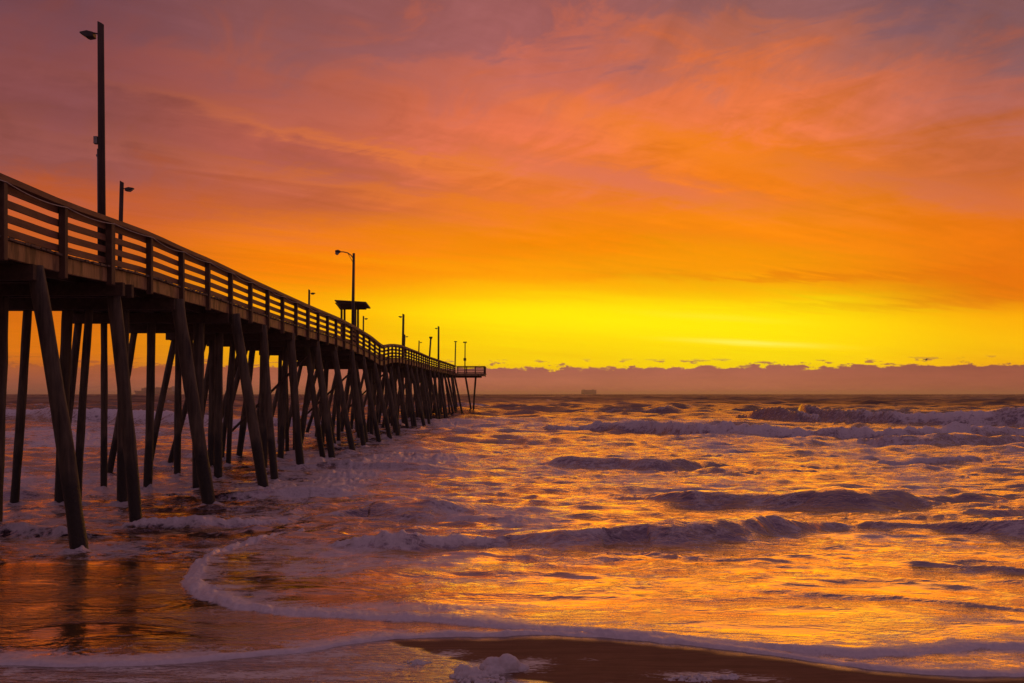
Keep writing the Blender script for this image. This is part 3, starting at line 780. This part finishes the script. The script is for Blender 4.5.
# deck planks
mb = MB(); y = YS
while y < YE:
    s_ = shift(y); z = deck_z(y)
    a = XF + s_ - 0.02 - random.random() * 0.10; b = XN + s_ + 0.03 + random.random() * 0.06
    mb.box(a, b, y, y + 0.185, z - 0.045 + random.uniform(-.004, .004), z + random.uniform(-.004, .004))
    y += 0.2
P(mb, 'deck', 'deck')
# stringers
for i, x in enumerate([XF + 0.06, XF + 0.95, XF + 1.8, XF + 2.6, XF + 3.4, XN - 0.9]):
    P(MB().strip([(x + shift(y), y, deck_z(y) - 0.05 - 0.16) for y in prof_y], 0.10, 0.30), 'stringer', 'beam')
P(MB().strip([(XN - 0.05 + shift(y), y, deck_z(y) - 0.05 - 0.16) for y in prof_y], 0.09, 0.31), 'fascia_board', 'fascia')

# railings
def railing(x0, out_s, ya, yb, posts_max):
    n = 0
    handr = [(x0 + out_s * 0.0 + shift(y), y, top_z(y) - 0.055) for y in prof_y if ya <= y <= yb]
    mbh = MB(); mbh.strip(handr, 0.22, 0.11)
    P(mbh, 'handrail', 'rail')
    for zc in (0.895, 0.63, 0.365, 0.115):
        P(MB().strip([(x0 - out_s * 0.055 + shift(y), y, deck_z(y) + zc) for y in prof_y if ya <= y <= yb], 0.04, 0.14), 'rail_board', 'rail')
k = 0
railing(XN, 1, YS, YE, 60)
railing(XF, -1, YS, YE, 60)
post_y = []
y = 20.4 - 2.44 * 4
while y < YE - 1.0:
    post_y.append(y); y += 2.44
rest = MB()
posts_made = 0
for side, x0 in ((1, XN), (-1, XF)):
    for y in post_y:
        s_ = shift(y); w = 0.07; hw = 0.07
        if side == 1 and abs(y - (20.4 + 2.44)) < 0.3: hw = 0.11
        xa, xb = (x0 - 0.035, x0 + 0.105) if side == 1 else (x0 - 0.105, x0 + 0.035)
        xa += s_; xb += s_
        ext = 0.13 if (side == 1 and abs(y - (20.4 + 2.44 * 7)) < 0.3) else 0.0
        z1 = top_z(y) - 0.112; z0 = deck_z(y) - 0.46
        if posts_made < 100:
            mb = MB()
            jx = random.uniform(-.012, .012)
            mb.box(xa + jx, xb + jx, y - hw, y + hw, z0 + random.uniform(-.05, .05), z1)
            P(mb, 'rail_post', 'post', bevel=0.008)
            posts_made += 1
        else:
            rest.box(xa, xb, y - hw, y + hw, z0, z1)
if rest.v:
    o = P(rest, 'rail_post', 'post'); o['kind'] = 'stuff'
# cable slung along the outside of the near railing
pts = []
for i in range(len(post_y) - 1):
    for t in np.linspace(0, 1, 9)[:-1]:
        yy = post_y[i] + 2.44 * t
        sag = 0.055 * (1 + 0.5 * math.sin(i * 2.3)) * 4 * t * (1 - t)
        pts.append((XN + 0.125 + shift(yy), yy, top_z(yy) - 0.125 - sag))
P(MB().tube([p for p in pts if p[1] < 90], 0.009, 6), 'cable', 'rope', smooth=True)

# bents: pile caps and piles
def pile(xt, xb, yt, yb, r0, r1, ztop, dest=None):
    n = 12; pts = []; rad = []
    zb = -1.6
    bend = random.uniform(-.05, .05); bend2 = random.uniform(-.05, .05)
    # xb is where the pile meets the water (z = 0)
    dx_ = (xb - xt) / ztop; dy_ = (yb - yt) / ztop
    for i in range(n + 1):
        t = i / n; z = ztop + (zb - ztop) * t
        pts.append((xt + dx_ * (ztop - z) + bend * math.sin(math.pi * t), yt + dy_ * (ztop - z) + bend2 * math.sin(math.pi * t), z))
        rad.append((r0 + (r1 - r0) * t) * random.uniform(.94, 1.05))
    return MB().tube(pts, rad, 16, 0.09), pts
npile = 0
rest = MB(); restpts = []
for bi, yb in enumerate(BENTS):
    s_ = shift(yb); zc = deck_z(yb) - 0.05 - 0.31
    # cap: two timbers bolted either side of the pile heads
    mb = MB()
    mb.box(XF - 0.25 + s_, XN + (0.02 if bi != 2 else 0.22) + random.uniform(-.05, .06) + s_, yb - 0.30, yb - 0.15, zc - 0.31, zc - 0.003)
    P(mb, 'pile_cap', 'beam', bevel=0.01)
    mb = MB()
    mb.box(XF - 0.22 + s_, XN + (0.0 if bi != 2 else 0.20) + random.uniform(-.05, .06) + s_, yb + 0.15, yb + 0.30, zc - 0.31, zc - 0.003)
    P(mb, 'pile_cap', 'beam', bevel=0.01)
    spec = SPECS[bi]
    for j, (xt, xb, r, yo, ydr) in enumerate(spec):
        mb, pts = pile(xt + s_, xb + s_, yb + yo, yb + yo + ydr, r * 0.88, r * 0.92, zc - 0.02 if r < .5 else zc)
        if npile < 100:
            P(mb, 'pile', 'pile', smooth=True); npile += 1
        else: rest.add(mb.v, mb.f)
if rest.v:
    o = P(rest, 'pile', 'pile', smooth=True); o['kind'] = 'stuff'
# diagonal braces on some bents
for bi in (7, 10, 13):
    yb = BENTS[bi]; z = deck_z(yb) - 0.75
    P(MB().tube([(XN - 0.4, yb - 0.34, z - 0.3), (XF + 0.9, yb - 0.34, 1.3)], 0.06, 4), 'brace', 'beam')

# pier head: a wider platform set across the end
hz = deck_z(150)
mb = MB(); x = -17.5
while x < -4.1:
    mb.box(x, x + 0.185, 148.02, 155.0, hz - 0.045, hz); x += 0.2
P(mb, 'head_deck', 'deck')
P(MB().box(-17.5, -4.05, 148.03, 148.13, hz - 0.36, hz - 0.05), 'fascia_board', 'fascia')
P(MB().box(-4.14, -4.04, 148.14, 155.0, hz - 0.36, hz - 0.05), 'fascia_board', 'fascia')
P(MB().box(-17.3, -4.5, 148.55, 148.85, hz - 0.66, hz - 0.36), 'pile_cap', 'beam')
for y in (150, 152, 154): P(MB().box(-17.4, -4.16, y, y + .1, hz - 0.34, hz - 0.047), 'stringer', 'beam')
for zc in (0.895, 0.63, 0.365, 0.115):
    P(MB().box(-8.22, -4.1, 148.22, 148.26, hz + zc - .07, hz + zc + .07), 'rail_board', 'rail')
    P(MB().box(-4.18, -4.14, 148.27, 154.9, hz + zc - .07, hz + zc + .07), 'rail_board', 'rail')
P(MB().box(-8.22, -4.0, 148.03, 148.27, hz + 0.98, hz + 1.08), 'handrail', 'rail')
P(MB().box(-4.24, -4.0, 148.28, 155.0, hz + 0.98, hz + 1.08), 'handrail', 'rail')
for x in (-8.1, -6.8, -5.5, -4.2): P(MB().box(x, x + .14, 148.08, 148.21, hz - 0.4, hz + 0.976), 'rail_post', 'post').location = pier_y0
for y in (150.5, 152.8, 154.8): P(MB().box(-4.13, -4.03, y, y + .14, hz - 0.4, hz + 0.976), 'rail_post', 'post')
for (xt, xb, yp, r) in [(-6.95, -6.0, 148.8, .14), (-5.4, -5.75, 149.2, .14), (-9.0, -8.2, 151, .16), (-11, -11, 151, .16), (-13, -13.4, 151, .16), (-16.5, -17.6, 151, .16)]:
    mb, _ = pile(xt, xb, yp, yp, r, r, hz - 0.38)
    P(mb, 'head_leg', 'pile', smooth=True)

# ------------------------------------------------------------------ lamps on the pier
def floodlight(parent, loc, dir_x, size=1.0):
    """wedge-shaped flood lamp on a short bracket; loc is the bracket root"""
    x, y, z = loc; s = dir_x
    br = MB().tube([(x, y, z), (x + s * 0.14 * size, y, z + 0.03 * size)], 0.022 * size, 8).build('bracket', 'metal', parent, smooth=True)
    a = x + s * 0.10 * size; L = 0.40 * size
    vs = []
    for (u, zt, zb, wy) in ((0, .02, -.11, .13), (0.45, .06, -.13, .15), (1.0, .035, .0, .10)):
        for (sy, zz1) in ((-1, zb), (1, zb), (1, zt), (-1, zt)):
            vs.append((a + s * L * u, y + sy * wy * size, z + zz1 * size))
    fs = [(0, 1, 2, 3), (8, 11, 10, 9)]
    for i in range(2):
        for k_ in range(4):
            k2 = (k_ + 1) % 4; fs.append((i * 4 + k_, i * 4 + 4 + k_, i * 4 + 4 + k2, i * 4 + k2))
    hd = MB().add(vs, fs).build('lamp_head', 'metal', parent, bevel=0.01)
    x0_, x1_ = sorted((a + s * L * .50, a + s * L * .92))
    zc0, zc1 = -.125 * size, -.02 * size
    q = [(a + s * L * .50, y - .11 * size, z - .126 * size), (a + s * L * .92, y - .08 * size, z - .018 * size), (a + s * L * .92, y + .08 * size, z - .018 * size), (a + s * L * .50, y + .11 * size, z - .126 * size)]
    dn = [(p[0], p[1], p[2] - .012 * size) for p in q]
    MB().add(q + dn, [(0, 1, 2, 3), (7, 6, 5, 4), (0, 4, 5, 1), (1, 5, 6, 2), (2, 6, 7, 3), (3, 7, 4, 0)]).build('lens', 'lens', hd)

def lamp_post(x, y, ztop, lean, label, side=1, r=0.12, flood=-1, box=False, grp='lamp posts along the pier', dz=0.0):
    z0 = deck_z(y) - (0.2 if side == 1 else 0.2) - dz
    root = empty('lamp_post', (x, y, z0), label, 'lamp post', grp)
    H = ztop - z0
    MB().tube([(0, 0, 0), (lean[0] * .5, lean[1] * .5, H * .5), (lean[0], lean[1], H)], [r, r * .93, r * .85], 12, 0.03, cut=0.5).build('pole', 'lamp_pole', root, smooth=True)
    if flood:
        floodlight(root, (lean[0] + flood * r * .7, lean[1], H - 0.25), flood, 0.80 if side == 1 else 0.72)
    if box:
        MB().box(lean[0]*.55 - r - .08, lean[0]*.55 - r + 0.01, -.06, .06, H * .52, H * .52 + .17).build('junction_box', 'galv', root, bevel=0.006)
        MB().box(lean[0]*.5 - r - .03, lean[0]*.5 - r + 0.01, -.03, .03, H * .47, H * .47 + .05).build('clamp', 'galv', root)
        MB().tube([(lean[0]*.5 - r * .93, -.03, H * .5), (-r * .98, -.03, 0.3)], 0.016, 6).build('conduit', 'galv', root, smooth=True)
    return root
C = CAM_H
lamp_post(-9.42, 23.0, C + 371 * .023, (-0.04, 0), 'tallest thick timber lamp post, nearest on the pier, flood lamp facing left', 1, .085, -1, True)
lamp_post(-10.4, 95.0, C + 7.6, (0.09, 0), 'tall timber lamp post just past the dip in the pier railing', 1, .12, -1)
lamp_post(-9.35, 127.0, C + 8.6, (0.03, 0), 'tall timber lamp post standing on the far stretch, third tall pole past the shelter', 1, .13, -1)
F1 = 'short lamp posts on the left side of the pier'
lamp_post(-13.62, 34.6, C + 7.35, (0.12, 0), 'short leaning lamp post behind the railing just right of the nearest tall post', -1, .08, 1, grp=F1)
lamp_post(-14.05, 69.0, C + 7.2, (0.06, 0), 'short lamp post behind the railing left of the open shelter', -1, .08, 1, grp=F1)
lamp_post(-14.05, 94.2, C + 7.35, (0.06, 0), 'short lamp post behind the railing right of the open shelter', -1, .08, 1, grp=F1)
lamp_post(-13.5, 124.5, C + 7.4, (0.16, 0), 'short lamp post beside the tall post with the left-facing lamp past the bend', -1, .095, 1, grp=F1)
lamp_post(-13.0, 138.5, C + 7.4, (0.14, 0), 'short lamp post halfway between two tall posts on the far stretch', -1, .095, 1, grp=F1)
o = lamp_post(-11.8, 141, C + 7.85, (0.35, 0), 'leaning lamp post with a square lamp on top, close left of the farthest tall post', -1, .13, 0, grp=F1)
MB().add([(.35+a*.28, b*.28, (C+7.85)-o.location.z - .1 + c_*.25) for c_ in (0,) for a in (-.5,.5) for b in (-.5,.5)] + [(.35+a*.5, b*.5, (C+7.85)-o.location.z + .22) for a in (-.5,.5) for b in (-.5,.5)],
         [(0,1,3,2),(4,6,7,5),(0,4,5,1),(1,5,7,3),(3,7,6,2),(2,6,4,0)]).build('lamp_head', 'metal', o)
o = lamp_post(-8.55, 149.5, C + 7.9, (0.13, 0), 'thin pole at the corner of the pier head, left one of the last two', 1, .10, 0, grp='thin poles at the pier head')
MB().box(-.12, .34, -.1, .1, C + 7.78 - o.location.z, C + 7.9 - o.location.z).build('lamp_head', 'metal', o)
o = lamp_post(-7.08, 150.2, C + 7.8, (0.04, 0), 'thin pole with a box halfway up, rightmost pole at the pier head', 1, .09, 0, grp='thin poles at the pier head')
MB().box(-.26, .30, -.1, .1, C + 7.68 - o.location.z, C + 7.86 - o.location.z).build('lamp_head', 'metal', o)
MB().box(-.20, .20, -.14, .14, C + 5.0 - o.location.z, C + 5.4 - o.location.z).build('box', 'metal', o)

# steel street lamp with a curved arm, beside the shelter
root = empty('street_lamp', (-9.33, 58.6, deck_z(58.6) - 0.2), 'tall steel street lamp with a curved arm, rising in front of the open shelter', 'street lamp')
H = C + 8.25 - root.location.z
MB().tube([(0, 0, 0), (0.02, 0, H * .5), (0.06, 0, H)], [.105, .09, .07], 12).build('pole', 'metal', root, smooth=True)
arm = [(0.03, 0, H - 0.30), (-.1, 0, H - .12), (-.3, 0, H + .02), (-.55, 0, H + .08), (-.8, 0, H + .08)]
MB().tube(arm, 0.03, 8).build('arm', 'metal', root, smooth=True)
MB().tube([(0.02, 0, H - .55), (-.12, 0, H - .3), (-.28, 0, H - .02)], 0.015, 6).build('arm_brace', 'metal', root, smooth=True)
hd = MB().tube([(-.72, 0, H + .09), (-.85, 0, H + .09), (-1.0, 0, H + .07), (-1.02, 0, H + .05)], [.05, .12, .11, .03], 12).build('lamp_head', 'metal', root, smooth=True)
MB().tube([(-.92, 0, H + .02), (-.92, 0, H - .04), (-.92, 0, H - .10)], [.13, .11, .05], 12).build('globe', 'lens', root, smooth=True)

# shelter
sz = deck_z(64)
root = empty('shelter', (-10.2, 64.3, sz), 'small open roofed shelter on thin posts standing on the pier deck', 'shelter')
def L(p): return (p[0] + 10.2, p[1] - 64.3, p[2] - sz)
def slab(c4, t):
    up = [L(p) for p in c4]; dn = [(p[0], p[1], p[2] - t) for p in up]
    return MB().add(up + dn, [(0, 1, 2, 3), (7, 6, 5, 4), (0, 4, 5, 1), (1, 5, 6, 2), (2, 6, 7, 3), (3, 7, 4, 0)])
zr = C + 5.82; zf = C + 5.70
roof = slab([(-11.0, 62.0, zr + .02), (-9.05, 62.0, zr - .1), (-9.25, 65.4, zf - .05), (-11.05, 65.4, zf)], 0.07).build('roof', 'roofing', root)
for t in np.linspace(0, 1, 6):
    y = 62.15 + 3.1 * t; z = zr + (zf - zr) * (y - 62) / 3.4 - 0.13
    MB().box(*(lambda a: (a[0], a[0] + 1.75))(L((-11.0 - .25 * t, 0, 0))), L((0, y, 0))[1], L((0, y + .06, 0))[1], z - sz - 0.07, z - sz).build('rafter', 'roofing', roof)
for (x, y) in ((-10.72, 62.9), (-9.85, 62.9), (-10.85, 64.8), (-9.98, 64.8)):
    z = zr + (zf - zr) * (y - 62) / 3.4 - 0.21
    l = L((x, y, 0)); MB().box(l[0] - .06, l[0] + .06, l[1] - .06, l[1] + .06, -0.0, z - sz).build('post', 'post', root)
br = empty('bench', (-10.3, 64.8, deck_z(64.8)), 'low wooden bench seen through the railing under the shelter', 'bench')
MB().box(-.25, .25, -.9, .9, .40, .46).build('seat', 'rail', br)
MB().box(-.27, -.22, -.9, .9, .60, .85).build('backrest', 'rail', br)
for sy in (-.75, .75):
    MB().box(-.27, .2, sy - .04, sy + .04, 0, .398).build('leg', 'post', br)
    MB().box(-.32, -.272, sy - .04, sy + .04, 0, .84).build('back_support', 'post', br)

# ------------------------------------------------------------------ ships on the horizon
D = 6000.0
sx = (158 - 512) / 1000 * D
root = empty('container_ship', (sx, D, 0), 'dark container ship on the horizon seen between the pier piles', 'ship')
hl = 128
hull = MB().add([(-hl, -16, 0), (hl - 6, -16, 0), (hl - 6, 16, 0), (-hl, 16, 0), (-hl - 14, -2, 24), (-hl + 6, -18, 22), (hl, -18, 20), (hl, 18, 20), (-hl + 6, 18, 22), (-hl - 14, 2, 24), (-hl, 0, 0)],
        [(0, 1, 6, 5), (1, 2, 7, 6), (2, 3, 8, 7), (0, 5, 4), (3, 9, 8), (0, 4, 9, 3), (5, 6, 7, 8), (4, 5, 8, 9), (0, 3, 2, 1)])
hull.build('hull', 'hull', root)
x = -hl + 34; i = 0
while x < hl - 40:
    h = 44 - 1.5 * ((i * 7) % 3) - (6 if x < -80 else 0)
    MB().box(x, x + 12.5, -17, 17, 22.1, h).build('container_stack', 'cargo', root)
    x += 14.2; i += 1
MB().box(hl - 38, hl - 24, -16, 16, 20.1, 50).build('bridge', 'superstructure', root)
MB().box(hl - 20, hl - 12, -5, 5, 20.1, 48).build('funnel', 'hull', root)
D2 = 8000.0
sx = (589 - 512) / 1000 * D2
root = empty('car_carrier', (sx, D2, 0), 'boxy slab-sided ship far out on the horizon right of the pier head', 'ship')
root.rotation_euler = (0, 0, R(35))
MB().add([(-62, -16, 0), (60, -16, 0), (60, 16, 0), (-62, 16, 0), (-68, -16, 14), (64, -16, 14), (64, 16, 14), (-68, 16, 14)],
         [(3,2,1,0),(4,5,6,7),(0,1,5,4),(1,2,6,5),(2,3,7,6),(3,0,4,7)]).build('hull', 'hull', root)
MB().box(-66, 62, -15.9, 15.9, 14.1, 35).build('car_decks', 'cargo', root)
MB().box(-58, -48, -14, 14, 35.1, 38).build('bridge', 'superstructure', root)
MB().box(36, 46, -5, 5, 35.1, 40).build('funnel', 'hull', root)

# ------------------------------------------------------------------ gull
gx, gy, gz = (926 - 512) / 1000 * 130, 130, C + 34 * .13
vs = []; fs = []
body = MB().tube([(-.22, 0, 0), (-.12, 0, .01), (0, 0, .02), (.14, 0, .02), (.24, 0, .03), (.29, 0, .02)], [.02, .06, .075, .06, .04, .01], 8)
for s in (-1, 1):
    o = len(body.v)
    body.add([(-.08, s * .04, .03), (.10, s * .04, .03), (.13, s * .28, .14), (-.02, s * .28, .13), (.02, s * .62, .10), (-.06, s * .60, .09),
              (-.08, s * .04, .015), (.10, s * .04, .015), (.13, s * .28, .125), (-.02, s * .28, .115), (.02, s * .62, .09), (-.06, s * .60, .08)],
             [(0, 1, 2, 3), (3, 2, 4, 5), (6, 9, 8, 7), (9, 11, 10, 8), (1, 7, 8, 2), (2, 8, 10, 4), (0, 3, 9, 6), (3, 5, 11, 9), (4, 10, 11, 5)])
g = body.build('gull', 'feather')
g.location = (gx, gy, gz); g.rotation_euler = (R(10), 0, R(200))
tag(g, 'single gull flying low over the sea on the right, wings spread', 'bird')

# ------------------------------------------------------------------ foam lumps left on the sand
def foam_mat():
    m, T = material('sea_foam')
    co = T.n('ShaderNodeTexCoord').outputs['Object']
    n = T.noise(co, 26.0, 5, 0.7); n2 = T.noise(co, 90.0, 3, 0.6)
    col = T.mix(n, (0.50, 0.46, 0.48), (0.72, 0.68, 0.70))
    p = principled(T, col, 0.6, T.math('ADD', n, T.math('MULTIPLY', n2, .4)), 0.7, 0.02, ior=1.33)
    p.inputs['Subsurface Weight'].default_value = 0.15
    p.inputs['Subsurface Radius'].default_value = (0.03, 0.02, 0.02)
    finish(T, p); return m
FM = foam_mat()
def foam_lump(px, py, w, h, seed, label, elong=0.6):
    X0, Y0 = ground(px, py)
    rw = w / 1000 * Y0 / 2; rh = h / 1000 * Y0
    r_ = np.random.default_rng(seed)
    bm = bmesh.new()
    tops = [(r_.uniform(-.5, .5), r_.uniform(-.5, .5), r_.uniform(.55, 1.0)) for _ in range(4)]
    for q in range(150):
        a_ = r_.uniform(0, 2 * math.pi); d_ = math.sqrt(r_.uniform(0, 1)) * (1 + 0.25 * math.sin(a_ * 3 + seed))
        x, y = d_ * math.cos(a_), d_ * math.sin(a_)
        hh = max([0.12] + [t[2] * math.exp(-((x - t[0]) ** 2 + (y - t[1]) ** 2) / 0.13) for t in tops]) * max(0.0, 1 - d_ ** 4 * .8)
        rb = rh * r_.uniform(.10, .40) ** 1.0 * (0.5 + 0.7 * hh)
        z = max(0, hh * rh - rb) * r_.uniform(0.2, 1.0)
        bmesh.ops.create_icosphere(bm, subdivisions=2, radius=rb, matrix=Matrix.Translation((x * rw, y * rw * elong, z)))
        if q < 60: bmesh.ops.create_icosphere(bm, subdivisions=1, radius=max(rw * .16, rb), matrix=Matrix.Translation((x * rw * .85, y * rw * elong * .85, -rw * .13)) @ Matrix.Diagonal((1, 1, .9, 1)))
    me = bpy.data.meshes.new('foam_raw'); bm.to_mesh(me); bm.free()
    tmp = bpy.data.objects.new('foam_raw', me); COL.objects.link(tmp)
    md = tmp.modifiers.new('r', 'REMESH'); md.mode = 'VOXEL'; md.voxel_size = 0.0055
    sm = tmp.modifiers.new('s', 'SMOOTH'); sm.factor = 0.6; sm.iterations = 3
    dg = bpy.context.evaluated_depsgraph_get()
    me2 = bpy.data.meshes.new_from_object(tmp.evaluated_get(dg))
    bpy.data.objects.remove(tmp); bpy.data.meshes.remove(me)
    me2.name = 'foam_clump'
    me2.polygons.foreach_set('use_smooth', [True] * len(me2.polygons))
    me2.materials.clear(); me2.materials.append(FM)
    o = bpy.data.objects.new('foam_clump', me2); COL.objects.link(o)
    zs = float(sand_z(np.array([[X0]]), np.array([[Y0]]), e1_d(np.array([[X0]]), np.array([[Y0]])))[0, 0])
    o.location = (X0, Y0, zs)
    tag(o, label, 'sea foam', 'clumps of foam left on the beach')
foam_lump(503, 671, 40, 30, 1, 'tallest clump of frothy sea foam on the wet sand, bottom centre')
foam_lump(472, 677, 44, 15, 2, 'lower foam clump touching the left side of the tallest one')
foam_lump(486, 684, 66, 9, 3, 'broad flat foam clump in front of the tallest one at the picture edge')
foam_lump(690, 681, 44, 7, 4, 'left foam clump of the pair on dry brown sand at the lower right', .5)
foam_lump(727, 679, 28, 8, 5, 'right foam clump of the pair on dry brown sand at the lower right', .5)
foam_lump(418, 664, 26, 5, 6, 'small foam clump on wet sand just below the swash edge', .5)

# ------------------------------------------------------------------ haze over the sea
hm, T = material('haze_air')
v = T.n('ShaderNodeVolumePrincipled')
v.inputs['Color'].default_value = (1, 0.96, 0.93, 1)
v.inputs['Density'].default_value = 0.00008
v.inputs['Anisotropy'].default_value = 0.6
o_ = T.n('ShaderNodeOutputMaterial'); T.link(v.outputs[0], o_.inputs['Volume'])
hz_ = MB().box(-70000, 70000, -200, 32000, -4.0, 60.0).build('haze', hm)
hz_['kind'] = 'stuff'
